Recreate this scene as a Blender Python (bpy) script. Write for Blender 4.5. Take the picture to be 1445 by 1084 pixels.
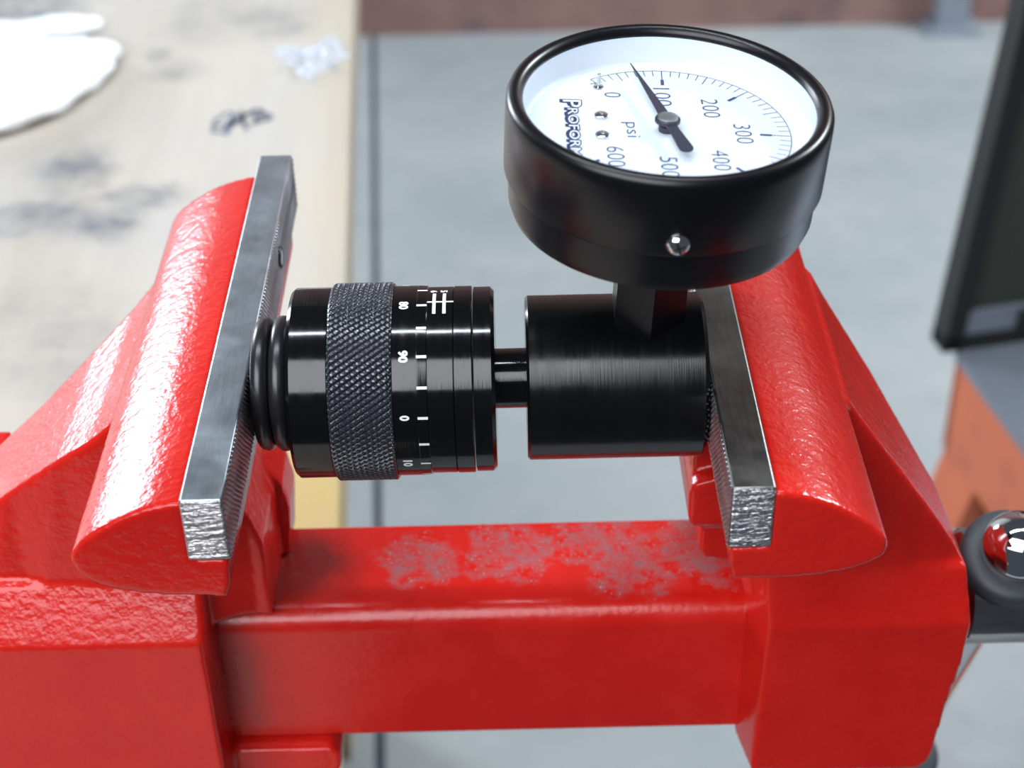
import bpy, bmesh, math, random
from mathutils import Vector, Matrix
from math import sin, cos, pi, radians, sqrt, atan2, tan, degrees
random.seed(7)
for o in list(bpy.data.objects): bpy.data.objects.remove(o)
S = bpy.context.scene
COL = S.collection
MM = 0.001
ZJ = 1.07            # height of the jaw tops above the floor (m)
def W(x, y, z): return Vector((x*MM, y*MM, z*MM + ZJ))   # jaw frame (mm) -> world (m)

# ------------------------------------------------------------------ camera
PITCH, ROLL, FPX = radians(35.4), radians(1.34), 2345.0
CAM = Vector((0, -331, 208))          # mm, jaw frame
fw = Vector((0, cos(PITCH), -sin(PITCH)))
rt0 = Vector((1, 0, 0)); up0 = rt0.cross(fw)
rt = rt0*cos(ROLL) - up0*sin(ROLL); up = rt0*sin(ROLL) + up0*cos(ROLL)
cd = bpy.data.cameras.new('camera'); cam = bpy.data.objects.new('camera', cd); COL.objects.link(cam)
m = Matrix((rt, up, -fw)).transposed().to_4x4(); m.translation = W(*CAM); cam.matrix_world = m
cd.sensor_fit = 'HORIZONTAL'; cd.sensor_width = 36; cd.lens = 36*FPX/1445
cd.clip_start = 0.01; cd.clip_end = 50
cd.dof.use_dof = True; cd.dof.focus_distance = 0.365; cd.dof.aperture_fstop = 16.5
S.camera = cam
def ray(px, py): return (fw*FPX + rt*(px-722.5) - up*(py-542)).normalized()
def onz(px, py, z): d = ray(px, py); return CAM + d*((z-CAM.z)/d.z)
def ony(px, py, y): d = ray(px, py); return CAM + d*((y-CAM.y)/d.y)

# ------------------------------------------------------------------ world, lights, exposure
wd = bpy.data.worlds.new('World'); S.world = wd; wd.use_nodes = True
bg = wd.node_tree.nodes['Background']; bg.inputs[0].default_value = (0.62, 0.72, 0.9, 1); bg.inputs[1].default_value = 0.10
def area(name, loc, target, sx, sy, power, col):
    l = bpy.data.lights.new(name, 'AREA'); l.shape = 'RECTANGLE'; l.size = sx; l.size_y = sy; l.energy = power; l.color = col
    o = bpy.data.objects.new(name, l); COL.objects.link(o); o.location = loc
    o.rotation_euler = (Vector(target)-Vector(loc)).to_track_quat('-Z', 'Y').to_euler(); return o
area('fluorescent_tube_light', (-0.25, 0.14, 2.75), (-0.25, 0.14, 0), 1.5, 0.06, 20, (0.84, 0.93, 1.0))
area('window_light', (-1.9, 2.6, 1.64), (-0.1, 0.0, 1.05), 1.4, 0.95, 122, (0.84, 0.91, 1.0))
area('ceiling_lamp_light', (-0.8, -1.5, 2.6), (-0.1, 0.0, 1.0), 2.1, 1.5, 68, (0.92, 0.94, 1.0))
area('floor_fill_light', (2.25, 1.7, 2.6), (0.7, 1.6, 0.0), 1.1, 0.4, 98, (0.86, 0.94, 1.0))  # added fill light, only there to brighten the floor
S.view_settings.view_transform = 'Standard'; S.view_settings.look = 'None'
S.view_settings.gamma = 1; S.view_settings.exposure = 0.1; S.view_settings.use_curve_mapping = False

# ------------------------------------------------------------------ material helpers
def mat(name, col, rough=0.5, metal=0.0, **k):
    m = bpy.data.materials.new(name); m.use_nodes = True; b = m.node_tree.nodes['Principled BSDF']
    b.inputs['Base Color'].default_value = (*col, 1); b.inputs['Roughness'].default_value = rough; b.inputs['Metallic'].default_value = metal
    for a, v in k.items(): b.inputs[a.replace('_', ' ')].default_value = v
    return m
class N:
    def __init__(s, m): s.t = m.node_tree; s.b = s.t.nodes['Principled BSDF']; s._tc = None
    def node(s, ty, **k):
        n = s.t.nodes.new(ty)
        for a, v in k.items(): setattr(n, a, v)
        return n
    def link(s, a, b): s.t.links.new(a, b)
    def tc(s):
        if not s._tc: s._tc = s.node('ShaderNodeTexCoord').outputs['Object']
        return s._tc
    def mapped(s, scale=(1, 1, 1), rot=(0, 0, 0), loc=(0, 0, 0)):
        n = s.node('ShaderNodeMapping'); s.link(s.tc(), n.inputs[0])
        n.inputs['Scale'].default_value = scale; n.inputs['Rotation'].default_value = rot; n.inputs['Location'].default_value = loc
        return n.outputs[0]
    def noise(s, scale, detail=4, rough=0.6, vec=None):
        n = s.node('ShaderNodeTexNoise'); n.inputs['Scale'].default_value = scale; n.inputs['Detail'].default_value = detail
        n.inputs['Roughness'].default_value = rough; s.link(vec or s.tc(), n.inputs['Vector']); return n.outputs['Fac']
    def ramp(s, fac, p0, p1, c0=(0, 0, 0), c1=(1, 1, 1)):
        n = s.node('ShaderNodeValToRGB'); e = n.color_ramp.elements
        e[0].position = p0; e[1].position = p1; e[0].color = (*c0, 1); e[1].color = (*c1, 1); s.link(fac, n.inputs[0]); return n.outputs[0]
    def mix(s, fac, a, b):
        n = s.node('ShaderNodeMix', data_type='RGBA')
        for v, i in ((fac, 0), (a, 6), (b, 7)):
            if isinstance(v, (int, float)): n.inputs[i].default_value = v
            elif isinstance(v, tuple): n.inputs[i].default_value = (*v, 1)
            else: s.link(v, n.inputs[i])
        return n.outputs[2]
    def math(s, op, a, b=0.0):
        n = s.node('ShaderNodeMath', operation=op)
        for i, v in enumerate((a, b)):
            if isinstance(v, (int, float)): n.inputs[i].default_value = v
            else: s.link(v, n.inputs[i])
        return n.outputs[0]
    def blob(s, loc, rad, noise_amp=0.0, nscale=50):
        # 1 at the spot, 0 beyond rad (metres, (x,y,z) radii)
        v = s.mapped((1/rad[0], 1/rad[1], 1/rad[2]), loc=(-loc[0]/rad[0], -loc[1]/rad[1], -loc[2]/rad[2]))
        n = s.node('ShaderNodeVectorMath', operation='LENGTH'); s.link(v, n.inputs[0])
        r = n.outputs['Value']
        if noise_amp: r = s.math('ADD', r, s.math('MULTIPLY', s.math('SUBTRACT', s.noise(nscale, 5), 0.5), noise_amp))
        return s.ramp(r, 0.35, 1.0, (1, 1, 1), (0, 0, 0))
    def color(s, c): s.link(c, s.b.inputs['Base Color'])
    def rough(s, c): s.link(c, s.b.inputs['Roughness'])
    def bump(s, h, strength=0.3, dist=0.001):
        n = s.node('ShaderNodeBump'); n.inputs['Strength'].default_value = strength; n.inputs['Distance'].default_value = dist
        s.link(h, n.inputs['Height']); s.link(n.outputs[0], s.b.inputs['Normal']); return n

# ------------------------------------------------------------------ materials
RED = (0.52, 0.010, 0.006)
def red_paint(name, chips=0.0, peel=0.5):
    m = mat(name, RED, 0.22); n = N(m); n.b.inputs['Specular IOR Level'].default_value = 0.42
    dull = n.noise(60, 4)
    c = n.mix(n.ramp(dull, 0.35, 0.75), RED, (0.58, 0.016, 0.009))
    spots = n.ramp(n.noise(140, 5, 0.65), 0.735, 0.75)             # a few chipped spots
    c = n.mix(spots, c, (0.28, 0.13, 0.12)); n.color(c)
    n.rough(n.ramp(n.noise(35, 3), 0.3, 0.8, (0.16,)*3, (0.30,)*3))
    h = n.math('ADD', n.noise(420, 2, 0.5), n.math('MULTIPLY', n.noise(1100, 2, 0.5), 0.35))
    n.bump(h, peel, 0.0005)
    return m
M_RED = red_paint('red_enamel', peel=0.44)
def bar_paint():
    m = mat('worn_red_enamel', RED, 0.25); n = N(m)
    top = n.node('ShaderNodeNewGeometry'); sep = n.node('ShaderNodeSeparateXYZ'); n.link(top.outputs['Normal'], sep.inputs[0])
    up_ = n.ramp(sep.outputs['Z'], 0.55, 0.95)
    base = n.mix(n.ramp(n.noise(60, 4), 0.35, 0.75), RED, (0.57, 0.015, 0.009))
    area_ = None
    for (px, py, rx) in ((590, 790, 11), (720, 775, 15), (840, 765, 14), (960, 765, 13), (1000, 790, 9), (890, 800, 12)):
        p = onz(px, py, -84)
        b = n.blob(tuple(W(p.x, p.y, p.z)), (rx*1.15*MM, 13*MM, 30*MM), 1.7, 75)
        area_ = b if area_ is None else n.math('MAXIMUM', area_, b)
    fleck = n.ramp(n.math('ADD', n.noise(1000, 4, 0.7), n.math('MULTIPLY', area_, 0.09)), 0.665, 0.70)
    rub = n.math('MULTIPLY', n.ramp(n.math('ADD', n.noise(240, 4, 0.65), n.math('MULTIPLY', area_, 0.16)), 0.48, 0.82), 0.9)
    msk = n.math('MULTIPLY', n.math('MULTIPLY', n.math('MAXIMUM', fleck, rub), up_), n.ramp(area_, 0.0, 0.3))
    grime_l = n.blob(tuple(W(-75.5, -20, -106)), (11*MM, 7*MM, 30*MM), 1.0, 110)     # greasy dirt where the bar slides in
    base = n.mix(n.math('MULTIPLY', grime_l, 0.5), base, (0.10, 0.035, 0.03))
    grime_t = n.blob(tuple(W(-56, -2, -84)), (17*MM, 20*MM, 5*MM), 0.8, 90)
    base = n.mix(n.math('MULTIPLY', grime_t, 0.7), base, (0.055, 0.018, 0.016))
    n.color(n.mix(n.math('MULTIPLY', fleck, n.math('MULTIPLY', up_, n.ramp(area_, 0.0, 0.3))), n.mix(n.math('MULTIPLY', msk, 0.85), base, (0.20, 0.13, 0.14)), (0.50, 0.54, 0.55)))
    n.rough(n.ramp(n.noise(60, 3), 0.3, 0.8, (0.2,)*3, (0.36,)*3))
    n.link(n.math('MULTIPLY', fleck, n.math('MULTIPLY', up_, area_)), n.b.inputs['Metallic'])
    n.bump(n.math('ADD', n.noise(500, 2, 0.5), n.math('MULTIPLY', msk, -0.8)), 0.16, 0.0006)
    return m
M_BAR = bar_paint()
def steel(name, col=(0.36, 0.39, 0.41), rough=0.36):
    m = mat(name, col, rough, 1.0); n = N(m)
    c = n.mix(n.ramp(n.noise(45, 5), 0.3, 0.75), (col[0]*0.7, col[1]*0.72, col[2]*0.74), (col[0]*1.25, col[1]*1.27, col[2]*1.28))
    c = n.mix(n.math('MULTIPLY', n.ramp(n.noise(110, 4), 0.6, 0.75), 0.35), c, (0.30, 0.27, 0.19)); n.color(c)
    n.rough(n.ramp(n.noise(80, 4), 0.3, 0.75, (rough-0.06,)*3, (rough+0.14,)*3))
    n.bump(n.noise(900, 3, 0.6, n.mapped((1, 0.15, 1))), 0.10, 0.0006)
    return m
M_STEEL = steel('ground_steel', (0.52, 0.57, 0.61), 0.36)
M_STEELB = steel('shaded_steel', (0.20, 0.20, 0.185), 0.36)  # right plate: gauge shadow and dark wall reflection put into the colour
def cut_steel():
    m = mat('saw_cut_steel', (0.5, 0.5, 0.51), 0.34, 1.0); n = N(m)
    v = n.mapped((0.22, 1, 1), rot=(0, radians(20), 0))
    h = n.noise(900, 3, 0.6, v); n.bump(h, 0.9, 0.0018)
    n.color(n.ramp(n.noise(500, 4, 0.6, v), 0.3, 0.72, (0.24, 0.24, 0.25), (0.68, 0.68, 0.70)))
    return m
M_CUT = cut_steel()
M_TEETH = mat('serrated_steel', (0.38, 0.38, 0.40), 0.38, 1.0)
def black_anod(name, rough=0.2, col=(0.0028, 0.003, 0.0035), spec=0.45):
    m = mat(name, col, rough); n = N(m); n.b.inputs['Specular IOR Level'].default_value = spec
    n.rough(n.ramp(n.noise(90, 5, 0.6, n.mapped((6, 0.35, 0.35))), 0.3, 0.7, (rough*0.75,)*3, (rough*1.3,)*3))
    n.bump(n.noise(1500, 2, 0.5, n.mapped((3, 0.06, 0.06))), 0.05, 0.0003)
    return m
M_BLACK = black_anod('black_anodised_aluminium', 0.115)
M_KNURL = mat('knurled_black_anodised', (0.014, 0.017, 0.024), 0.24); M_KNURL.node_tree.nodes['Principled BSDF'].inputs['Specular IOR Level'].default_value = 0.9
M_BODY = black_anod('black_anodised_body', 0.2)
M_GAUGE = mat('black_gauge_enamel', (0.003, 0.003, 0.0045), 0.3, Specular_IOR_Level=0.4)
M_RUBBER = mat('black_rubber', (0.011, 0.0105, 0.013), 0.3, Specular_IOR_Level=0.55)
M_GREYRUB = mat('grey_rubber', (0.035, 0.042, 0.05), 0.55)
M_CHROME = mat('chrome', (0.72, 0.72, 0.73), 0.06, 1.0)
def screwchrome():
    m = mat('oily_chrome', (0.55, 0.55, 0.55), 0.14, 1.0); n = N(m)
    n.color(n.mix(n.ramp(n.noise(120, 4, 0.6, n.mapped((0.3, 1, 1))), 0.4, 0.7), (0.33, 0.32, 0.30), (0.55, 0.55, 0.55))); return m
M_SCREW = screwchrome()
M_WHITE = mat('white_print', (0.85, 0.86, 0.88), 0.5)
M_DIAL = mat('white_dial_enamel', (0.80, 0.84, 0.88), 0.45)
M_INK = mat('dark_blue_print', (0.035, 0.055, 0.15), 0.6)
M_POINT = mat('black_pointer', (0.022, 0.026, 0.045), 0.45)
M_CAP = mat('satin_nickel', (0.42, 0.42, 0.42), 0.42, 1.0)
M_NICKEL = mat('nickel', (0.62, 0.62, 0.60), 0.2, 1.0)
def glass():
    m = bpy.data.materials.new('clear_lens'); m.use_nodes = True; t = m.node_tree; t.nodes.clear()
    o = t.nodes.new('ShaderNodeOutputMaterial'); mx = t.nodes.new('ShaderNodeMixShader'); tr = t.nodes.new('ShaderNodeBsdfTransparent'); gl = t.nodes.new('ShaderNodeBsdfGlossy')
    fr = t.nodes.new('ShaderNodeMath'); fr.operation = 'POWER'; fr.inputs[1].default_value = 4.0; lw = t.nodes.new('ShaderNodeLayerWeight'); lw.inputs[0].default_value = 0.5; t.links.new(lw.outputs['Facing'], fr.inputs[0]); gl.inputs['Roughness'].default_value = 0.02
    tr.inputs[0].default_value = (0.97, 0.985, 1, 1)
    t.links.new(fr.outputs[0], mx.inputs[0]); t.links.new(tr.outputs[0], mx.inputs[1]); t.links.new(gl.outputs[0], mx.inputs[2]); t.links.new(mx.outputs[0], o.inputs[0]); return m
M_GLASS = glass()

# ------------------------------------------------------------------ mesh helpers
def finish(name, me, material, parent=None, smooth=True, kind=None):
    o = bpy.data.objects.new(name, me); COL.objects.link(o)
    mats = material if isinstance(material, (list, tuple)) else [material]
    for mm in mats: me.materials.append(mm)
    if smooth is True:
        for p in me.polygons: p.use_smooth = True
    elif smooth:
        for p in me.polygons: p.use_smooth = True
        me.set_sharp_from_angle(angle=radians(smooth))
    if parent is not None:
        o.parent = parent; o.matrix_parent_inverse = Matrix.Translation(-origin_of(parent))
    if kind: o['kind'] = kind
    return o
def origin_of(p):
    return Vector(p.location) if p.parent is None else Vector((0, 0, 0))
def mesh(name, verts, faces, material, parent=None, smooth=False, frame=W, kind=None):
    me = bpy.data.meshes.new(name); me.from_pydata([frame(*v) if frame else v for v in verts], [], faces); me.validate(); me.update()
    bm = bmesh.new(); bm.from_mesh(me); bmesh.ops.recalc_face_normals(bm, faces=bm.faces); bm.to_mesh(me); bm.free()
    return finish(name, me, material, parent, smooth, kind)
def thing(name, label, cat, loc, group=None):
    o = bpy.data.objects.new(name, None); COL.objects.link(o); o.location = loc; o.empty_display_size = 0.02
    o['label'] = label; o['category'] = cat
    if group: o['group'] = group
    return o
def tag(o, label, cat, group=None):
    o['label'] = label; o['category'] = cat
    if group: o['group'] = group
    return o
def bevel(o, w, seg=3, angle=35):
    b = o.modifiers.new('bevel', 'BEVEL'); b.width = w*MM; b.segments = seg; b.limit_method = 'ANGLE'; b.angle_limit = radians(angle)
    for p in o.data.polygons: p.use_smooth = True
    o.data.set_sharp_from_angle(angle=radians(30)); b.harden_normals = False
    return o
def hulls(name, sets, material, parent, dissolve=True):
    "several convex solids (lists of mm points) in one mesh"
    bm = bmesh.new()
    for pts in sets:
        vs = [bm.verts.new(W(*p)) for p in pts]
        r = bmesh.ops.convex_hull(bm, input=vs)
        junk = [g for g in r['geom_interior'] if isinstance(g, bmesh.types.BMVert)] + [g for g in r['geom_unused'] if isinstance(g, bmesh.types.BMVert)]
        if junk: bmesh.ops.delete(bm, geom=list(set(junk)), context='VERTS')
    if dissolve: bmesh.ops.dissolve_limit(bm, angle_limit=radians(1), verts=bm.verts, edges=bm.edges)
    bmesh.ops.recalc_face_normals(bm, faces=bm.faces)
    me = bpy.data.meshes.new(name); bm.to_mesh(me); bm.free()
    return finish(name, me, material, parent, False)
def box(x0, x1, y0, y1, z0, z1): return [(x, y, z) for x in (x0, x1) for y in (y0, y1) for z in (z0, z1)]
def castiron(o, voxel=0.8, it=5):
    r = o.modifiers.new('remesh', 'REMESH'); r.mode = 'VOXEL'; r.voxel_size = voxel*MM; r.use_smooth_shade = True
    s = o.modifiers.new('smooth', 'SMOOTH'); s.factor = 0.5; s.iterations = it
    return o
def frame_of(center, axis, xdir):
    "local (x,y,z) mm -> world, z along axis"
    a = Vector(axis).normalized(); x = Vector(xdir); x = (x - a*x.dot(a)).normalized(); y = a.cross(x); c = Vector(center)
    def f(u, v, w):
        p = c + x*u + y*v + a*w; return W(p.x, p.y, p.z)
    return f
def lathe(name, prof, fr, material, parent, seg=96, smooth=35, mats_by=None):
    "prof: list of (axial, radius)"
    V = []; F = []
    idx = []
    for (h, r) in prof:
        if r < 1e-6: idx.append([len(V)]*seg); V.append((0, 0, h))
        else:
            idx.append(list(range(len(V), len(V)+seg))); V += [(r*cos(2*pi*k/seg), r*sin(2*pi*k/seg), h) for k in range(seg)]
    for a, b in zip(idx, idx[1:]):
        for k in range(seg):
            l = (k+1) % seg; q = [a[k], a[l], b[l], b[k]]; q = list(dict.fromkeys(q))
            if len(q) > 2: F.append(q)
    return mesh(name, V, F, material, parent, smooth, fr)
def torus(name, R, r, h, fr, material, parent, seg=96, ring=20):
    V = [((R+r*cos(2*pi*j/ring))*cos(2*pi*i/seg), (R+r*cos(2*pi*j/ring))*sin(2*pi*i/seg), h+r*sin(2*pi*j/ring)) for i in range(seg) for j in range(ring)]
    F = [(i*ring+j, ((i+1) % seg)*ring+j, ((i+1) % seg)*ring+(j+1) % ring, i*ring+(j+1) % ring) for i in range(seg) for j in range(ring)]
    return mesh(name, V, F, material, parent, True, fr)
def text_verts(body, size=1.0, offset=0.0, res=3):
    cu = bpy.data.curves.new('t', 'FONT'); cu.body = body; cu.size = size; cu.offset = offset; cu.resolution_u = res; cu.align_x = 'LEFT'
    o = bpy.data.objects.new('t', cu); COL.objects.link(o)
    dg = bpy.context.evaluated_depsgraph_get(); me = o.evaluated_get(dg).to_mesh()
    V = [tuple(v.co) for v in me.vertices]; F = [tuple(p.vertices) for p in me.polygons]
    bpy.data.objects.remove(o); bpy.data.curves.remove(cu)
    x0 = min(v[0] for v in V); x1 = max(v[0] for v in V); y0 = min(v[1] for v in V); y1 = max(v[1] for v in V)
    return V, F, (x0, x1, y0, y1)
def text_fit(body, w, h, offset=0.0):
    "text mesh scaled to w x h, centred on 0,0"
    V, F, (x0, x1, y0, y1) = text_verts(body, 1.0, offset)
    return [((v[0]-(x0+x1)/2)*w/(x1-x0), (v[1]-(y0+y1)/2)*h/(y1-y0)) for v in V], F

# ================================================================== SETTING
ZB = -190.0      # bench top (jaw frame)
def floor_material():
    m = mat('concrete', (0.3, 0.33, 0.33), 0.5); n = N(m)
    c = n.mix(n.ramp(n.noise(2.2, 5), 0.3, 0.7), (0.27, 0.31, 0.325), (0.39, 0.42, 0.415))
    c = n.mix(n.math('MULTIPLY', n.ramp(n.noise(9, 6, 0.7), 0.52, 0.72), 0.35), c, (0.20, 0.23, 0.25))
    c = n.mix(n.math('MULTIPLY', n.ramp(n.noise(30, 6, 0.7), 0.58, 0.8), 0.25), c, (0.16, 0.16, 0.15))
    n.color(c); n.rough(n.ramp(n.noise(6, 4), 0.3, 0.7, (0.38,)*3, (0.6,)*3)); n.bump(n.noise(120, 4), 0.1, 0.002); return m
M_FLOOR = floor_material()
M_JOINT = mat('joint_filler', (0.06, 0.07, 0.10), 0.8)
ja, jb = onz(527, 62, -1070), onz(530, 395, -1070)
jd = Vector((jb.x-ja.x, jb.y-ja.y, 0)).normalized(); jn = Vector((jd.y, -jd.x, 0))
if jn.x < 0: jn = -jn
jw = 5
def jpt(y, off): t = (y-ja.y)/jd.y; return (ja.x+jd.x*t+jn.x*off, y)
zf = -1070.0
Y0, Y1, X0, X1 = -350.0, onz(700, 47, zf).y, -3800.0, 2400.0
a0, a1 = jpt(Y0, -jw), jpt(Y1, -jw); b0, b1 = jpt(Y0, jw), jpt(Y1, jw)
zf = -1070.0
floor = mesh('floor', [(X0, Y0, zf), (*a0, zf), (*a1, zf), (X0, Y1, zf), (*a0, zf-6), (*a1, zf-6), (*b0, zf-6), (*b1, zf-6), (*b0, zf), (*b1, zf), (X1, Y0, zf), (X1, Y1, zf)],
             [(0, 1, 2, 3), (1, 4, 5, 2), (4, 6, 7, 5), (6, 8, 9, 7), (8, 10, 11, 9)], [M_FLOOR, M_JOINT], None, False)
floor.data.polygons[2].material_index = 1; floor.data.polygons[1].material_index = 1; floor.data.polygons[3].material_index = 1
floor['kind'] = 'structure'
def wall_material():
    m = mat('rusty_brown_wall', (0.15, 0.07, 0.05), 0.7); n = N(m)
    c = n.mix(n.ramp(n.noise(5, 5), 0.3, 0.7), (0.22, 0.12, 0.11), (0.36, 0.21, 0.18))
    c = n.mix(n.math('MULTIPLY', n.ramp(n.noise(12, 4), 0.6, 0.75), 0.6), c, (0.13, 0.10, 0.12)); n.color(c); n.bump(n.noise(40, 4), 0.2, 0.004); return m
M_WALL = wall_material()
wl = onz(1322, 28, zf)
M_PAINT = mat('white_painted_wall', (0.74, 0.74, 0.72), 0.7)
wb = hulls('wall_back', [box(-450, X1, Y1, Y1+90, zf-8, zf+3250)], M_WALL, None); wb['kind'] = 'structure'
wr = hulls('wall_rear', [box(X0, -450, Y1+2, Y1+90, zf-8, zf+3250)], M_PAINT, None); wr['kind'] = 'structure'
M_POST = mat('galvanised_grey', (0.30, 0.34, 0.40), 0.5, 0.3)
p0 = onz(1345, 26, zf); p0.y = Y1-45; p0.x = ony(1345, 20, Y1-45).x
post = thing('steel_post', 'blue grey steel post with foot plate standing against brown wall', 'post', W(p0.x, p0.y, zf))
hulls('column', [box(p0.x-28, p0.x+28, p0.y-6, Y1+1, zf+10, zf+2300)], M_POST, post)
hulls('foot_plate', [box(p0.x-50, p0.x+50, p0.y-22, Y1+1, zf-1, zf+11)], M_POST, post)

# ------------------------------------------------------------------ workbench
def bench_material():
    m = mat('worn_bench_top', (0.6, 0.55, 0.47), 0.6); n = N(m)
    gr = n.noise(14, 6, 0.6, n.mapped((1, 0.12, 1)))
    c = n.mix(n.ramp(gr, 0.3, 0.7), (0.41, 0.365, 0.305), (0.54, 0.50, 0.44))
    c = n.mix(n.math('MULTIPLY', n.ramp(n.noise(10, 5, 0.65), 0.45, 0.7), 0.35), c, (0.39, 0.40, 0.42))
    st = None
    for (px, py, rx, ry, a) in ((105, 238, 26, 20, .8), (60, 310, 44, 14, .75), (150, 315, 24, 12, .85), (205, 278, 30, 9, .7), (300, 25, 40, 28, .35), (20, 5, 60, 26, .8), (225, 75, 10, 8, .6), (250, 100, 22, 10, .45), (380, 30, 38, 22, .45), (130, 470, 50, 18, .35), (60, 430, 30, 16, .3), (90, 520, 40, 14, .3)):
        p = onz(px, py, ZB); b = n.math('MULTIPLY', n.blob(tuple(W(p.x, p.y, p.z)), (rx*MM, ry*1.8*MM, 0.05), 1.3, 70), a)
        st = b if st is None else n.math('MAXIMUM', st, b)
    c = n.mix(n.math('MULTIPLY', st, n.ramp(n.noise(45, 5, 0.7), 0.25, 0.6)), c, (0.11, 0.125, 0.15))
    # bare yellowish wood along the worn edge and under the vise
    sx = n.node('ShaderNodeSeparateXYZ'); n.link(n.tc(), sx.inputs[0])
    edge = n.math('ADD', n.math('ADD', sx.outputs['X'], n.math('MULTIPLY', sx.outputs['Y'], 0.056)), n.math('MULTIPLY', n.math('SUBTRACT', n.noise(12, 4), 0.5), 0.03))
    e1 = n.ramp(edge, 0.0, 1.0); rp = e1.node; rp.color_ramp.elements[0].position = 0.0
    em = n.ramp(n.math('ADD', n.math('MULTIPLY', edge, 10), 1.37), 0.45, 1.0)
    c = n.mix(n.math('MULTIPLY', em, 0.6), c, (0.46, 0.37, 0.24))
    yl = onz(455, 690, ZB)
    c = n.mix(n.blob(tuple(W(yl.x-30, yl.y-60, ZB)), (0.11, 0.17, 0.05), 0.7, 25), c, (0.52, 0.38, 0.14))
    n.color(c); n.bump(n.noise(200, 4, 0.6, n.mapped((1, 0.2, 1))), 0.08, 0.001); return m
M_BENCH = bench_material()
M_LEG = mat('bench_frame_wood', (0.32, 0.23, 0.13), 0.7)
ea, eb = onz(500, 0, ZB), onz(489, 380, ZB)
edd = Vector((ea.x-eb.x, ea.y-eb.y, 0)).normalized(); enn = Vector((edd.y, -edd.x, 0))
def bp(t, off): return (eb.x+edd.x*t+enn.x*off, eb.y+edd.y*t+enn.y*off)   # t along the edge, off to the right of it
bench = thing('workbench', 'worn pale wooden workbench top with dark stains and yellowed edge', 'workbench', W(-300, 200, zf))
def slab(t0, t1, o0, o1, z0, z1): return [(*bp(t, o), z) for t in (t0, t1) for o in (o0, o1) for z in (z0, z1)]
top = hulls('bench_top', [slab(-560, 620, -1250, 0, ZB-38, ZB)], M_BENCH, bench); bevel(top, 2.5, 3)
hulls('apron', [slab(-500, 560, -70, -42, ZB-150, ZB-37)], M_LEG, bench)
for t in (-480, 500):
    for off in (-1180, -150):
        hulls('leg', [slab(t, t+80, off, off+80, zf-1, ZB-37)], M_LEG, bench)
# handwritten marks: short pen strokes lying on the top
M_PEN = mat('faded_marker', (0.13, 0.15, 0.20), 0.8)
def stroke(pts, w, name, parent, z=ZB+0.15):
    V = []; F = []
    P = [onz(px, py, z) for px, py in pts]
    for i, p in enumerate(P):
        d = (P[min(i+1, len(P)-1)]-P[max(i-1, 0)]); d.z = 0; d.normalize(); s = Vector((d.y, -d.x, 0))*w/2
        V += [(p.x-s.x, p.y-s.y, z), (p.x+s.x, p.y+s.y, z)]
    F = [(2*i, 2*i+1, 2*i+3, 2*i+2) for i in range(len(P)-1)]
    return mesh(name, V, F, M_PEN, parent)
def arcp(cx, cy, rx, ry, a0, a1, k=12): return [(cx+rx*cos(radians(a0+(a1-a0)*i/k)), cy+ry*sin(radians(a0+(a1-a0)*i/k))) for i in range(k+1)]
for pts in ([(300, 186), (304, 170), (318, 160), (330, 157)], [(300, 186), (312, 188), (322, 176), (330, 160)], [(318, 190), (332, 170), (340, 155), (344, 172), (348, 184)], [(325, 176), (345, 172)],
            arcp(352, 168, 10, 7, 150, 420), arcp(362, 160, 9, 6, 180, 470), [(352, 176), (366, 172), (382, 164)], arcp(374, 165, 8, 5, 200, 500), [(306, 178), (330, 172), (352, 160), (372, 156)]):
    stroke(pts, 2.6, 'pen_stroke', bench)

# ------------------------------------------------------------------ white cloth
def capsule_chain(pts):
    "list of (px,py,radius mm) on the bench -> 3D point sets (flattened spheres) hulled pairwise"
    sets = []
    C = []
    for (px, py, r, hh) in pts:
        p = onz(px, py, ZB); C.append((p.x, p.y, r, hh))
    for a, b in zip(C, C[1:]):
        s = []
        for (x, y, r, hh) in (a, b):
            for i in range(12):
                for j in range(-3, 4):
                    th = j*pi/6.2; s.append((x+r*cos(th)*cos(i*pi/6), y+r*cos(th)*sin(i*pi/6), ZB+hh*(1+sin(th))))
        sets.append(s)
    return sets
M_CLOTH = mat('white_cloth', (0.86, 0.88, 0.90), 0.85)
n_ = N(M_CLOTH); n_.bump(n_.noise(60, 4, 0.6), 0.5, 0.006)
cl_sets = (capsule_chain([(-140, 88, 13, 7), (-20, 68, 10, 7), (60, 58, 9, 6), (132, 46, 8, 5)]) +
           capsule_chain([(-140, 137, 25, 11), (0, 122, 22, 12), (80, 107, 18, 10), (146, 92, 13, 7)]) +
           capsule_chain([(-140, 167, 26, 11), (0, 157, 24, 10), (70, 137, 22, 9), (135, 109, 14, 6)]) +
           capsule_chain([(-140, 182, 22, 9), (-10, 182, 22, 8), (45, 162, 20, 7), (120, 117, 16, 6)]))
cloth = hulls('shop_cloth', cl_sets, M_CLOTH, None, False)
castiron(cloth, 2.2, 10)
tex = bpy.data.textures.new('folds', 'CLOUDS'); tex.noise_scale = 0.035
dm = cloth.modifiers.new('folds', 'DISPLACE'); dm.texture = tex; dm.strength = 0.010; dm.mid_level = 0.5; dm.texture_coords = 'LOCAL'
tag(cloth, 'crumpled white cloth lying on the stained bench top', 'cloth')

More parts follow.
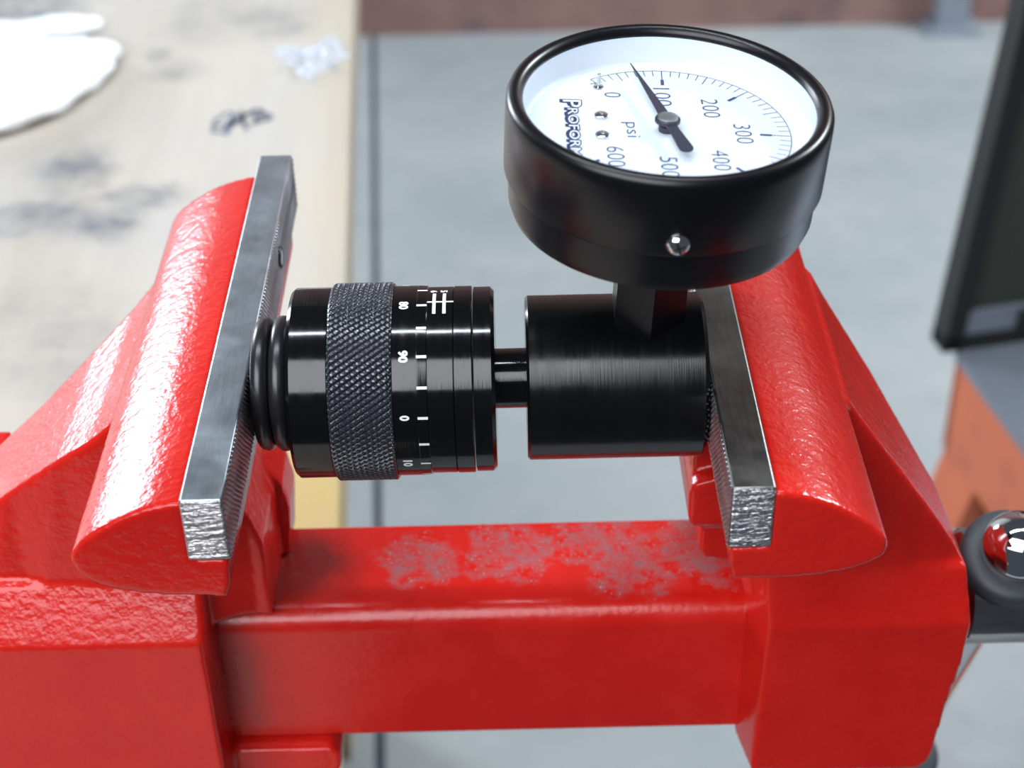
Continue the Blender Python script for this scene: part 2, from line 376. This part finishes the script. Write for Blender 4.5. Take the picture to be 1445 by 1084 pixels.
# ------------------------------------------------------------------ scrap of clear plastic
def film():
    m = bpy.data.materials.new('clear_plastic_film'); m.use_nodes = True; n = N(m)
    n.b.inputs['Base Color'].default_value = (0.80, 0.86, 0.95, 1); n.b.inputs['Roughness'].default_value = 0.12; n.b.inputs['Alpha'].default_value = 0.3; return m
M_FILM = film()
fa = [onz(398, 68, ZB), onz(488, 62, ZB), onz(482, 100, ZB), onz(394, 108, ZB)]
V = []; F = []; G = 18
for i in range(G+1):
    for j in range(G+1):
        u, v = i/G, j/G
        p = (fa[0]*(1-u)+fa[1]*u)*(1-v)+(fa[3]*(1-u)+fa[2]*u)*v
        h = 0.4+9*max(0, sin(pi*u)*sin(pi*v))**0.6*abs(sin(5.1*u+3*v)*cos(7*v-2.2*u+0.6))
        V.append((p.x+random.uniform(-1, 1)+5*sin(6*v+1)*(2*u-1), p.y+random.uniform(-1, 1)+14*sin(7*u+0.5)*(v-0.5)+8*sin(11*u), ZB+h))
F = [(i*(G+1)+j, (i+1)*(G+1)+j, (i+1)*(G+1)+j+1, i*(G+1)+j+1) for i in range(G) for j in range(G)]
pf = mesh('plastic_scrap', V, F, M_FILM, None, True)
sd = pf.modifiers.new('thick', 'SOLIDIFY'); sd.thickness = 0.0003
tag(pf, 'small crumpled piece of clear plastic film near the bench edge', 'plastic film')

# ------------------------------------------------------------------ orange stand with dark cabinet
M_ORANGE = mat('orange_enamel', (0.62, 0.12, 0.035), 0.45)
no = N(M_ORANGE); no.color(no.mix(no.ramp(no.noise(25, 5), 0.5, 0.75), (0.68, 0.17, 0.07), (0.50, 0.13, 0.07)))
M_TOPG = mat('grey_steel_plate', (0.26, 0.29, 0.34), 0.45, 0.4)
M_OLIVE = mat('dark_olive_enamel', (0.035, 0.04, 0.028), 0.5)
M_DARK = mat('dark_trim', (0.012, 0.013, 0.012), 0.5)
ZT = -560.0
cA = onz(1348, 496, ZT)                                # far left corner of the stand top
dirv = Vector((onz(1445, 628, ZT).x-cA.x, onz(1445, 628, ZT).y-cA.y, 0)).normalized()   # along its left edge, toward the camera
nrm = Vector((-dirv.y, dirv.x, 0))                    # to the right of that edge
if nrm.x < 0: nrm = -nrm
def sp(t, o, z): return (cA.x+dirv.x*t+nrm.x*o, cA.y+dirv.y*t+nrm.y*o, z)
def sbox(t0, t1, o0, o1, z0, z1): return [sp(t, o, z) for t in (t0, t1) for o in (o0, o1) for z in (z0, z1)]
st = thing('steel_stand', 'orange steel stand with splayed legs and grey plate top', 'stand', W(*sp(200, 200, zf)))
TL = 560
hulls('top_plate', [sbox(0, TL, 0, 420, ZT-8, ZT)], M_TOPG, st)
for (args) in ((0, TL, 2, 10, ZT-95, ZT-7), (0, TL, 410, 418, ZT-95, ZT-7)): hulls('side_rail', [sbox(*args)], M_ORANGE, st)
for (args) in ((2, 10, 2, 418, ZT-95, ZT-7), (TL-10, TL-2, 2, 418, ZT-95, ZT-7)): hulls('end_rail', [sbox(*args)], M_ORANGE, st)
for (t, tb) in ((4, -70), (TL-64, TL+20)):
    for (o, ob) in ((4, -40), (352, 400)):
        hulls('leg', [[sp(t+a, o+b, ZT-90) for a in (0, 60) for b in (0, 60)]+[sp(tb+a, ob+b, zf-1) for a in (0, 55) for b in (0, 55)]], M_ORANGE, st)
hulls('shade_box', [sbox(20, 300, 36, 380, ZT-175, ZT-7)], M_DARK, st)  # dark box added to darken the hollow under the stand top
# cabinet
kA = onz(1330, 499, ZT)
cb = thing('guard_panel', 'dark olive metal panel in a black frame standing on the orange stand', 'panel', W(cA.x+200, cA.y+120, ZT))
cx0, cy0, cz0 = kA.x, kA.y, ZT
kB = onz(1430, 485, ZT); cdir = Vector((kB.x-kA.x, kB.y-kA.y, 0)).normalized(); cnr = Vector((-cdir.y, cdir.x, 0))
def cp(u, v, z):
    u += (z-ZT)*0.075
    return (cx0+cdir.x*u+cnr.x*v, cy0+cdir.y*u+cnr.y*v, z)
def cbox(u0, u1, v0, v1, z0, z1): return [cp(u, v, z) for u in (u0, u1) for v in (v0, v1) for z in (z0, z1)]
hulls('body', [cbox(6, 420, 8, 20, ZT, ZT+620)], M_OLIVE, cb)
hulls('front_frame', [cbox(0, 16, 0, 24, ZT, ZT+620)], M_DARK, cb)
hulls('front_frame', [cbox(0, 420, 0, 24, ZT, ZT+14)], M_DARK, cb)
hulls('sill', [cbox(16, 420, 2, 22, ZT+13, ZT+34)], M_TOPG, cb)
hulls('latch', [cbox(60, 85, -4, 6, ZT+14, ZT+32)], M_DARK, cb)

# ================================================================== BENCH VISE
vise = thing('bench_vise', 'glossy red cast iron bench vise with steel jaw plates', 'vise', W(-150, -2.3, ZB))
YF, YBK = -75.5, 61.0
hL = [(-65.8, -0.7), (-70, -1.3), (-74.2, -2.5), (-78, -4.1), (-81.8, -6.2), (-85.5, -8.6), (-88.3, -11), (-90.1, -13.4), (-90.6, -15.2), (-90, -18), (-88, -20.6), (-84.4, -22.9), (-79, -24.4), (-74, -25.2), (-60, -26.2), (-58.6, -22), (-58.4, -15.8), (-65.8, -15.8)]
hR = [(51.4, -1.3), (56, -2.3), (60, -3.6), (64, -5.3), (67.2, -7.2), (70.5, -9.6), (73.4, -12.4), (75.4, -14.8), (76, -16.6), (75.4, -18.6), (73.5, -20.4), (68.7, -22.6), (63, -23.8), (58.6, -24.4), (44.7, -24.4), (43.6, -20), (43.6, -15.8), (51.4, -15.8)]
def rounded(poly, k, n=4):
    "Catmull-Rom through the first k points, the rest kept"
    out = []
    for i in range(k-1):
        p0, p1, p2, p3 = poly[max(i-1, 0)], poly[i], poly[i+1], poly[min(i+2, k-1)]
        for j in range(n):
            t = j/n
            out.append(tuple(0.5*(2*p1[c]+(p2[c]-p0[c])*t+(2*p0[c]-5*p1[c]+4*p2[c]-p3[c])*t*t+(3*p1[c]-p0[c]-3*p2[c]+p3[c])*t**3) for c in (0, 1)))
    return out+list(poly[k-1:])
hL = rounded(hL, 15); hR = rounded(hR, 15)
def extr(poly, y0, y1, inset=0.0):
    n = len(poly); V = [(x, y, z) for y in (y0, y1) for (x, z) in poly]
    F = [list(range(n)), list(range(2*n-1, n-1, -1))] + [(i, (i+1) % n, (i+1) % n+n, i+n) for i in range(n)]
    return V, F
def solid(name, hullsets, extrs, material, parent, voxel, it):
    bm = bmesh.new()
    for pts in hullsets:
        vs = [bm.verts.new(W(*p)) for p in pts]; r = bmesh.ops.convex_hull(bm, input=vs)
        junk = list({g for k in ('geom_interior', 'geom_unused') for g in r[k] if isinstance(g, bmesh.types.BMVert)})
        if junk: bmesh.ops.delete(bm, geom=junk, context='VERTS')
    for V, F in extrs:
        vs = [bm.verts.new(W(*p)) for p in V]
        for f in F: bm.faces.new([vs[i] for i in f])
    bmesh.ops.recalc_face_normals(bm, faces=bm.faces)
    bmesh.ops.triangulate(bm, faces=[f for f in bm.faces if len(f.verts) > 4])
    me = bpy.data.meshes.new(name); bm.to_mesh(me); bm.free()
    o = finish(name, me, material, parent, False); castiron(o, voxel, it); return o
def loft_x(stations):
    "stations (X, ztop, Yfront_top, Yback_top, Yfront_bottom, Yback_bottom, zbottom) -> convex pieces"
    out = []
    for a, b in zip(stations, stations[1:]):
        out.append([p for (X, zt, yf, yb, yfb, ybb, zb) in (a, b) for p in ((X, yf, zt), (X, yb, zt), (X, yfb, zb), (X, ybb, zb))])
    return out
neckL = loft_x([(-66, -16, -20, 20, -19.6, 20, -82), (-79, -14, -25, 34, -25, 22, -83), (-91, -16.5, -27, 36, -28, 24, -90), (-97, -21.8, -27, 30, -28, 24, -90), (-106, -28, -26, 21, -28, 24, -90), (-120, -39.5, -23, 13, -28, 24, -90), (-134, -51, -21, 9, -28, 24, -90)])
fixed = solid('fixed_jaw', neckL + [
    [(x, y, z) for x in (-77, -215) for (y, z) in ((-36.3, -77.5), (-27.5, -64.5), (23, -64.5), (31.5, -77.5), (31.5, -170), (-36.3, -170))],
    box(-134, -215, -30, 26, -80, -57),                                   # anvil
    [(x, y, z) for y in (-19.6, 18) for (x, z) in ((-80, -83.6), (-80, -30), (-67.6, -42), (-66.6, -53), (-63.6, -56.5), (-62.2, -60), (-62, -83.6))],
    [(x, y, z) for y in (4, 19) for (x, z) in ((-66, -50), (-60, -60), (-58.6, -68), (-60, -84), (-75, -84))],
    [(x, y, z) for y in (-24, 19) for (x, z) in ((-100, -128.6), (-51, -128.6), (-48, -131.5), (-48.5, -136), (-54, -146), (-100, -150))],
    ], [extr(hL, YF, YBK)], M_RED, vise, 0.8, 6)
neckR = loft_x([(59.5, -16, -25, 20, -22, 18, -86), (68, -12, -26, 32, -27, 24, -84), (76.5, -15, -27, 30, -28, 24, -88), (79.5, -20, -27, 28, -28, 24, -88), (92, -38, -26, 18, -28, 22, -88), (98, -46.8, -25.3, 10, -28, 20, -88), (107.5, -61.2, -24.5, 0, -28, 16, -90), (110.5, -67.5, -25, -4, -28, 14, -90)])
moving = solid('sliding_jaw', neckR + [
    [(x, y, z) for (y, dz) in ((-33, 0), (28, 0)) for (x, z) in ((61.9, -80), (60.8, -131.5), (105, -132), (107.8, -128.5), (107.5, -101.8), (111.9, -80))],
    [(x, y, z) for y in (-33, 28) for (x, z) in ((70, -80), (70, -98), (110.9, -100.2), (112.0, -80))],
    [(61.9, -33, -80), (61.9, 28, -80), (112, -33, -80), (112, 28, -80), (60.5, -26.5, -62), (60.5, 18, -62), (110.3, -27, -66), (106, 10, -64)],
    [(61.9, -33, -81), (60.8, -33, -131.5), (58.3, -20, -84), (58.3, -20, -131), (58.3, 16, -84), (58.3, 16, -131), (70, -33, -81), (70, -33, -131), (70, 16, -84), (70, 16, -131), (61.5, -30, -72)],
    [(x, y, z) for y in (-19.5, 19) for (x, z) in ((48, -20), (46, -31), (43.4, -33.5), (42.6, -37), (42.6, -44), (62, -44), (62, -20))],
    [(x, y, z) for y in (-24.5, 20) for (x, z) in ((43, -40.5), (41.6, -42.5), (41.7, -52), (43, -53.6), (62, -53.6), (62, -38), (50, -38))],
    [(x, y, z) for y in (-23.2, 19) for (x, z) in ((45, -53), (44.9, -62.8), (46.5, -64.6), (54, -66.5), (62, -66.5), (62, -53))],
    ], [extr(hR, YF, YBK)], M_RED, vise, 0.8, 6)
bp_ = []
for (cy, cz, r, a0) in ((-20, -84, 6.5, 90), (-20, -128, 1.2, 180), (15.8, -128, 1.2, 270), (15.8, -84, 2.0, 0)):
    sy, sz = (1 if cy < 0 else -1), (1 if cz < -100 else -1)
    for k in range(9):
        a = radians(a0+90*k/8); bp_.append((cy+sy*r+r*cos(a), cz+sz*r+r*sin(a)))
nb = len(bp_)
bar = mesh('slide_bar', [(x, y, z) for x in (-135, 64) for (y, z) in bp_], [tuple(range(nb)), tuple(range(2*nb-1, nb-1, -1))]+[(i, (i+1) % nb, nb+(i+1) % nb, nb+i) for i in range(nb)], M_BAR, vise, 30)
# ---- jaw plates with serrated gripping face
def jaw_plate(xin, xout, mat_body, ybk, hole_y):
    s = 1 if xin > xout else -1              # direction of the gripping face
    zb = -15.6; y0, y1 = -75.8, ybk
    pts = [(xout, y0, 0), (xout, y0, zb), (xin, y0, 0), (xin, y0, zb), (xout, y1, 0), (xout, y1, zb), (xin, y1, 0), (xin, y1, zb)]
    xi = xin - s*0.5
    pts = [(xout if p[0] == xout else xi, p[1], p[2]) for p in pts]
    o = mesh('jaw_plate', pts, [(0, 1, 3, 2), (4, 6, 7, 5), (0, 2, 6, 4), (1, 5, 7, 3), (0, 4, 5, 1), (2, 3, 7, 6)], [mat_body, M_CUT], vise, False)
    for p in o.data.polygons:
        if abs(p.normal.y) > 0.9: p.material_index = 1
    bevel(o, 0.55, 3)
    # teeth: a diamond grid of small pyramids
    ny, nz = 590, 62; V = []; F = []
    for i in range(ny+1):
        for j in range(nz+1):
            y = y0+0.3+(y1-y0-0.6)*i/ny; z = -0.25+(zb+0.5)*j/nz
            e = 1.0 if (0 < i < ny and 0 < j < nz) else 0.0
            p = 0.75
            a = abs(((y+z)/p) % 2-1); b = abs(((y-z)/p) % 2-1)
            h = 0.5*min(a, b)*e
            V.append((xi+s*(0.02+h-0.03*(1-e)), y, z))
    F = [(i*(nz+1)+j, (i+1)*(nz+1)+j, (i+1)*(nz+1)+j+1, i*(nz+1)+j+1) for i in range(ny) for j in range(nz)]
    me = bpy.data.meshes.new('serrations'); me.from_pydata([W(*v) for v in V], [], F); me.update()
    finish('serrations', me, M_TEETH, o, False)
    for hy in hole_y:
        f = frame_of((xi, hy, -7.6), (s, 0, 0), (0, 1, 0))
        lathe('screw_recess', [(0.68, 0), (0.68, 2.4), (0.74, 2.8), (0.5, 3.0)], f, M_DARK, o, 32)
        lathe('fixing_screw', [(0.70, 0), (0.8, 0.6), (0.8, 1.6), (0.7, 1.9)], f, M_NICKEL, o, 32)
    return o
jaw_plate(-57.5, -66.6, M_STEEL, 71.0, (30,))
jaw_plate(42.6, 51.9, M_STEELB, 71.0, (30,))
# ---- screw and handle
fs = frame_of((100, -2.3, -95), (1, 0, 0), (0, 1, 0))
lathe('screw_head', [(0, 0), (0, 10), (12, 10), (12, 13), (13.2, 14.2), (14, 14.2), (16, 13.2), (17, 14.6), (18, 15.4), (48, 15.4), (51, 13), (52, 9), (52, 0)], fs, M_SCREW, vise, 96)
hd = Vector((0, -sin(radians(23.5)), cos(radians(23.5)))); hx = 127.9
fh = frame_of((hx, -2.3, -95), hd, (1, 0, 0))
hb = lathe('handle_bar', [(-148, 0), (-148, 5.2), (18, 5.2), (18, 0)], fh, M_CHROME, vise, 48)
def hring(name, h): 
    return lathe(name, [(h-3.4, 5.1), (h-3.4, 12), (h-2.4, 13.2), (h+1.6, 13.2), (h+3.0, 12.2), (h+3.4, 10), (h+3.4, 5.1)], fh, M_GREYRUB, hb, 64, 60)
def hball(h, s): 
    return lathe('ball_end', [(h-s*4, 0), (h-s*4, 8.4)]+[(h+s*9.2*sin(a), 9.2*cos(a)) for a in [radians(-15+105*k/14) for k in range(15)]], fh, M_CHROME, hb, 64, 60)
hring('rubber_washer', 16.5); hball(23.5, 1)
hring('rubber_washer', -140); hball(-147, -1)
# ---- base
fb = frame_of((-150, -2.3, ZB), (0, 0, 1), (1, 0, 0))
lathe('swivel_base', [(-0.5, 0), (-0.5, 72), (9, 72), (12, 69), (18, 60), (22, 56), (26, 55), (26, 0)], fb, M_RED, vise, 96, 40)
for ang in (90, 210, 330):
    cx, cy = -150+78*cos(radians(ang)), -2.3+78*sin(radians(ang))
    fe = frame_of((cx, cy, ZB), (0, 0, 1), (1, 0, 0))
    lathe('bolt_lug', [(-0.5, 0), (-0.5, 14), (10, 14), (12, 12), (12, 0)], fe, M_RED, vise, 40, 40)
    lathe('bolt_head', [(11.9, 0), (11.9, 8), (18, 8), (19, 7), (19, 0)], fe, M_NICKEL, vise, 6, 20)

# ================================================================== SPRING TESTER
AY, AZ = -25.3, -7.6
tester = thing('spring_tester', 'black cylindrical micrometer tester with pressure gauge clamped between the vise jaws', 'tester', W(0, AY, AZ-22))
fx = frame_of((0, AY, AZ), (1, 0, 0), (0, -1, 0))     # local x = toward camera (-Y), local y = z-up?  (axis x xdir)
# local y = X cross -Y = -Z, so an angle measured up from -Y is negative in local frame
def cyl(x, r, ang):   # ang in degrees measured from -Y (toward camera) up to +Z
    return (x, AY - r*cos(radians(ang)), AZ + r*sin(radians(ang)))
lathe('contact_boss', [(-57.2, 0), (-57.2, 10), (-56.6, 11.2), (-47.6, 11.2), (-47.6, 0)], fx, M_BLACK, tester, 64)
torus('o_ring', 13.1, 1.95, -55.0, fx, M_RUBBER, tester); torus('o_ring', 13.25, 2.05, -51.0, fx, M_RUBBER, tester)
lathe('thimble_flange', [(-48.3, 0), (-48.3, 20.7), (-47.5, 21.4), (-39.6, 21.4), (-39.4, 21.2), (-39.4, 0)], fx, M_BLACK, tester, 160)
# knurled grip: real diamond relief
def knurl(name, x0, x1, R, depth, n, slope):
    na, nx = n*8, 84; V = []; F = []
    for i in range(nx+1):
        x = x0+(x1-x0)*i/nx; edge = min(1, min(i, nx-i)/3.0)
        for k in range(na):
            th = 2*pi*k/na; u = th*n/(2*pi); v = (x-x0)*slope*n/(2*pi*R)
            a = abs(((u+v)*2) % 2-1); b = abs(((u-v)*2) % 2-1)
            ga = min(1, (1-a)*2.2); gb = min(1, (1-b)*1.7)
            r = R-depth+depth*min(ga, 0.6+0.4*gb)*edge
            V.append((r*cos(th), r*sin(th), x))
    for i in range(nx):
        for k in range(na):
            l = (k+1) % na; F.append((i*na+k, i*na+l, (i+1)*na+l, (i+1)*na+k))
    F.append(tuple(range(na-1, -1, -1))); F.append(tuple(nx*na+k for k in range(na)))
    me = bpy.data.meshes.new(name); me.from_pydata([fx(*v) for v in V], [], F); me.update()
    return finish(name, me, M_KNURL, tester, False)
knurl('knurled_grip', -39.4, -25.6, 22.2, 0.55, 92, 0.68)
RS = 21.3
lathe('thimble_scale', [(-25.7, 0), (-25.7, 21.1), (-25.5, RS), (-20.3, RS), (-20.2, RS+0.02), (-18.2, RS-0.12), (-18.0, RS-0.5), (-18.0, 0)], fx, M_BLACK, tester, 160, 3)
lathe('sleeve', [(-18.1, 0), (-18.1, 20.9), (-12.6, 20.9), (-12.4, 20.65), (-12.2, 20.9), (-12.2, 0)], fx, M_BLACK, tester, 160)
lathe('locking_ring', [(-12.3, 0), (-12.3, 21.0), (-8.6, 21.0), (-8.4, 20.8), (-8.4, 0)], fx, M_BLACK, tester, 160)
lathe('end_cap', [(-8.2, 0), (-8.2, 20.4), (-8.1, 20.75), (-4.4, 20.75), (-3.6, 19.9), (-3.6, 0)], fx, M_BLACK, tester, 160)
lathe('plunger_rod', [(-4, 0), (-4, 6.75), (5, 6.75), (5, 0)], fx, M_BLACK, tester, 96)
load = lathe('cylinder_body', [(3.2, 0), (3.2, 17.9), (3.8, 18.5), (41.6, 18.5), (42.5, 17.6), (42.5, 0)], fx, M_BODY, tester, 160)
scale_part = [o for o in tester.children if o.name.startswith('thimble_scale')][0]
sleeve_part = [o for o in tester.children if o.name.startswith('sleeve')][0]
def cyl_print(name, V2, F, x, ang, R, parent):
    "V2 (tx,ty): tx runs down the cylinder (decreasing angle), ty along +X"
    V = []
    for (tx, ty) in V2:
        V.append(cyl(x+ty, R, ang-degrees(tx/R)))
    return mesh(name, V, F, M_WHITE, parent)
def quad(w, h, n=1):
    V = []; F = []
    for i in range(n+1): V += [(-w/2+w*i/n, -h/2), (-w/2+w*i/n, h/2)]
    F = [(2*i, 2*i+2, 2*i+3, 2*i+1) for i in range(n)]; return V, F
for k in range(20):
    a = 12.7-18.0*k
    V2, F = quad(0.62, 2.2); cyl_print('tick_mark', V2, F, -19.2, a, RS+0.05, scale_part)
    if k % 2 == 0:
        s = str(k*5 % 100)
        V2, F = text_fit(s, 1.25 if len(s) == 1 else 2.7, 2.1, 0.045); cyl_print('numeral', V2, F, -23.1, a+0.3, RS+0.05, scale_part)
V2, F = quad(0.5, 5.7); cyl_print('datum_line', V2, F, -15.2, 89.3, 20.95, sleeve_part)
for xx, s in ((-16.55, '6'), (-14.35, '5')):
    V2, F = quad(7.9, 0.72, 8); cyl_print('scale_line', V2, F, xx, 89.0, 20.95, sleeve_part)
    V2, F = text_fit(s, 1.25, 1.55, 0.04); cyl_print('numeral', V2, F, xx-0.15, 103.5, 20.95, sleeve_part)

# ------------------------------------------------------------------ gauge
tx, ty, GX = 0.0528, -0.0536, 29.05
gn = Vector((sin(tx), sin(ty)*cos(tx), cos(tx)*cos(ty)))
ga = Vector((0, 1, 0)).cross(gn).normalized(); gb = gn.cross(ga)
fg = frame_of((GX, AY, AZ), gn, ga)       # local x = dial 'up' (to the right), y = away, z = along the axis
case = lathe('gauge_case', [(45.3, 0), (45.3, 29.4), (45.1, 30.8), (47.2, 31.5), (53.2, 31.6), (53.6, 31.7), (53.9, 32.4), (54.3, 32.65), (67.5, 32.75), (67.5, 30.2), (62.2, 30.0), (62.2, 0)], fg, M_GAUGE, tester, 192, 40)
lathe('bezel', [(67.4, 29.6), (67.4, 32.76), (69.2, 32.7), (70.1, 32.3), (70.6, 31.6), (70.75, 30.9), (70.5, 30.2), (69.9, 29.6), (69.2, 29.25), (68.9, 29.25), (67.4, 29.6)], fg, M_GAUGE, case, 192, 60)
lathe('inner_ring', [(68.7, 29.9), (68.7, 29.3), (64.2, 29.2), (63.3, 28.9), (62.85, 28.0), (62.7, 28.0), (62.7, 29.9)], fg, M_DIAL, case, 192, 60)
dial = lathe('dial_face', [(62.3, 0), (62.3, 29.6), (62.8, 29.6), (62.8, 0)], fg, M_DIAL, case, 192, 30)
lathe('lens', [(68.65, 0), (68.65, 29.5), (69.0, 29.5), (69.0, 0)], fg, M_GLASS, case, 128, 30)
stem = lathe('hex_stem', [(15.5, 0), (15.5, 8.0), (16.2, 8.7), (45.6, 8.7), (45.6, 0)], frame_of((GX, AY, AZ), gn, -gb), M_GAUGE, tester, 6, 20)
SD = 62.8
def dprint(name, V2, F, u, v, mat_=M_INK, h=0.06, rot=0.0):
    "V2: tx along reading direction (-v), ty along +u (dial up)"
    return mesh(name, [fg(u+ty_*cos(rot)+tx_*sin(rot), v-tx_*cos(rot)+ty_*sin(rot), SD+h) for tx_, ty_ in V2], F, mat_, case, False, None)
A0, DA = 133.2, -0.454
def dang(psi): return A0+DA*psi
def radial(name, psi, r0, r1, w):
    a = radians(dang(psi)); d = Vector((cos(a), sin(a))); s = Vector((-d.y, d.x))*w/2
    P = [d*r0-s, d*r0+s, d*r1+s, d*r1-s]
    return mesh(name, [fg(p.x, p.y, SD+0.06) for p in P], [(0, 1, 2, 3)], M_INK, case, False, None)
for psi in range(30, 601, 10):
    if psi % 100 == 0: radial('tick_mark', psi, 21.0, 25.1, 0.2); radial('major_mark', psi, 18.8, 21.2, 0.72)
    elif psi % 50 == 0: radial('tick_mark', psi, 21.7, 25.1, 0.2)
    else: radial('tick_mark', psi, 22.7, 25.1, 0.17)
radial('tick_mark', 18, 22.4, 25.1, 0.2)
aa = [radians(dang(18)+(dang(600)-dang(18))*i/160) for i in range(161)]
mesh('scale_arc', [fg(r*cos(a), r*sin(a), SD+0.05) for a in aa for r in (25.0, 25.18)], [(2*i, 2*i+1, 2*i+3, 2*i+2) for i in range(160)], M_INK, case, False, None)
V2, F = quad(0.25, 2.7); dprint('zero_mark', V2, F, -13.3, 19.0, rot=0.35)
for s, u, v in (('0', -10.1, 14.1), ('100', 0.3, 13.7), ('200', 9.9, 9.4), ('300', 15.5, -0.8), ('400', 9.8, -11.4), ('500', -0.6, -14.4), ('600', -10.9, -10.9)):
    V2, F = text_fit(s, 2.1 if len(s) == 1 else 7.6, 3.5, -0.012); dprint('numeral', V2, F, u, v)
V2, F = text_fit('psi', 6.0, 3.5, -0.008); dprint('unit_lettering', V2, F, -7.3, -0.2)
# maker lettering: tall first letter, white with a dark outline and a dark drop shadow
def word(s, w, h, u, v):
    V2, F = text_fit(s, w+0.5, h+0.5, 0.075)
    V3 = []; F3 = []
    for k in range(4):
        F3 += [tuple(i+len(V3) for i in f) for f in F]; V3 += [(a-0.05*k, b-0.17*k) for a, b in V2]
    dprint('maker_lettering', V3, F3, u, v, M_INK, 0.06)
    V2, F = text_fit(s, w, h, 0.005); dprint('maker_lettering', V2, F, u, v, M_DIAL, 0.09)
word('P', 3.0, 3.7, -18.7, 9.9); word('ROFORM', 19.0, 2.1, -18.7, -1.6)
# dial screws, stop pin, pointer
def disc(name, u, v, prof, mat_, parent=None, seg=32): return lathe(name, [(SD+h, r) for h, r in prof], (lambda x, y, z: fg(u+x, v+y, z)), mat_, parent or case, seg, 50)
for u, v in ((-12.9, 4.9), (-13.1, -3.0)):
    disc('dial_screw', u, v, [(0, 1.55), (0.5, 1.5), (0.75, 1.1), (0.8, 0.5), (0.45, 0.45), (0.45, 0)], M_NICKEL)
disc('stop_pin', -12.9, 17.3, [(0, 1.2), (0.3, 1.1), (0.4, 0.42), (3.0, 0.42), (3.1, 0.3), (3.1, 0)], M_NICKEL)
disc('pointer_bushing', 0, 0, [(0, 1.7), (1.2, 1.7), (1.2, 0.9), (2.2, 0.9)], M_POINT)
pa = radians(103.9); pd = Vector((cos(pa), sin(pa))); pn = Vector((-pd.y, pd.x))
hp = 2.2
poly = [(24.6, 0.04), (24.6, -0.04), (0, -1.25), (-4, -1.05), (-10.6, -1.45)] + [(-11.2-1.45*sin(radians(t)), -1.45*cos(radians(t))) for t in range(0, 181, 20)] + [(-10.6, 1.45), (-4, 1.05), (0, 1.25)]
hubp = [(2.6*cos(radians(t)), 2.6*sin(radians(t))) for t in range(0, 360, 15)]
def plate(name, pts, h0, h1, mat_, parent):
    n = len(pts); V = []
    for h in (h0, h1): V += [fg(pd.x*x+pn.x*y, pd.y*x+pn.y*y, SD+h) for x, y in pts]
    return mesh(name, V, [tuple(range(n)), tuple(range(2*n-1, n-1, -1))]+[(i, (i+1) % n, n+(i+1) % n, n+i) for i in range(n)], mat_, parent, False, None)
pt = plate('pointer', poly, hp, hp+0.28, M_POINT, case); plate('pointer_hub', hubp, hp-0.1, hp+0.4, M_POINT, case)
disc('pointer_cap', 0, 0, [(hp+0.4, 2.05), (hp+0.9, 2.05), (hp+0.95, 1.95), (hp+0.97, 0)], M_CAP)
# case screw
d = ray(957, 345); o_ = CAM-Vector((GX, AY, AZ))
dp = d-gn*d.dot(gn); op = o_-gn*o_.dot(gn); A_ = dp.dot(dp); B_ = op.dot(dp); C_ = op.dot(op)-32.6**2
tt = (-B_-sqrt(B_*B_-A_*C_))/A_; hit = CAM+d*tt; rel = hit-Vector((GX, AY, AZ)); sax = rel-gn*rel.dot(gn)
fsc = frame_of(hit-sax.normalized()*0.9, sax, gn)
scw = lathe('case_screw', [(0, 0), (0, 2.45), (0.9, 2.45), (1.6, 2.2), (2.3, 1.5), (2.5, 0.7), (2.5, 0)], fsc, M_CHROME, case, 40, 60)
M_SLOT = M_DARK
for r_ in (20, 110):
    c_, s_ = cos(radians(r_)), sin(radians(r_))
    P = [(a*c_-b*s_, a*s_+b*c_) for a, b in ((-1.3, -0.22), (1.3, -0.22), (1.3, 0.22), (-1.3, 0.22))]
    mesh('cross_slot', [fsc(x, y, z) for z in (1.9, 2.53) for x, y in P], [(0, 1, 2, 3), (4, 5, 6, 7), (0, 1, 5, 4), (1, 2, 6, 5), (2, 3, 7, 6), (3, 0, 4, 7)], M_SLOT, case, False, None)
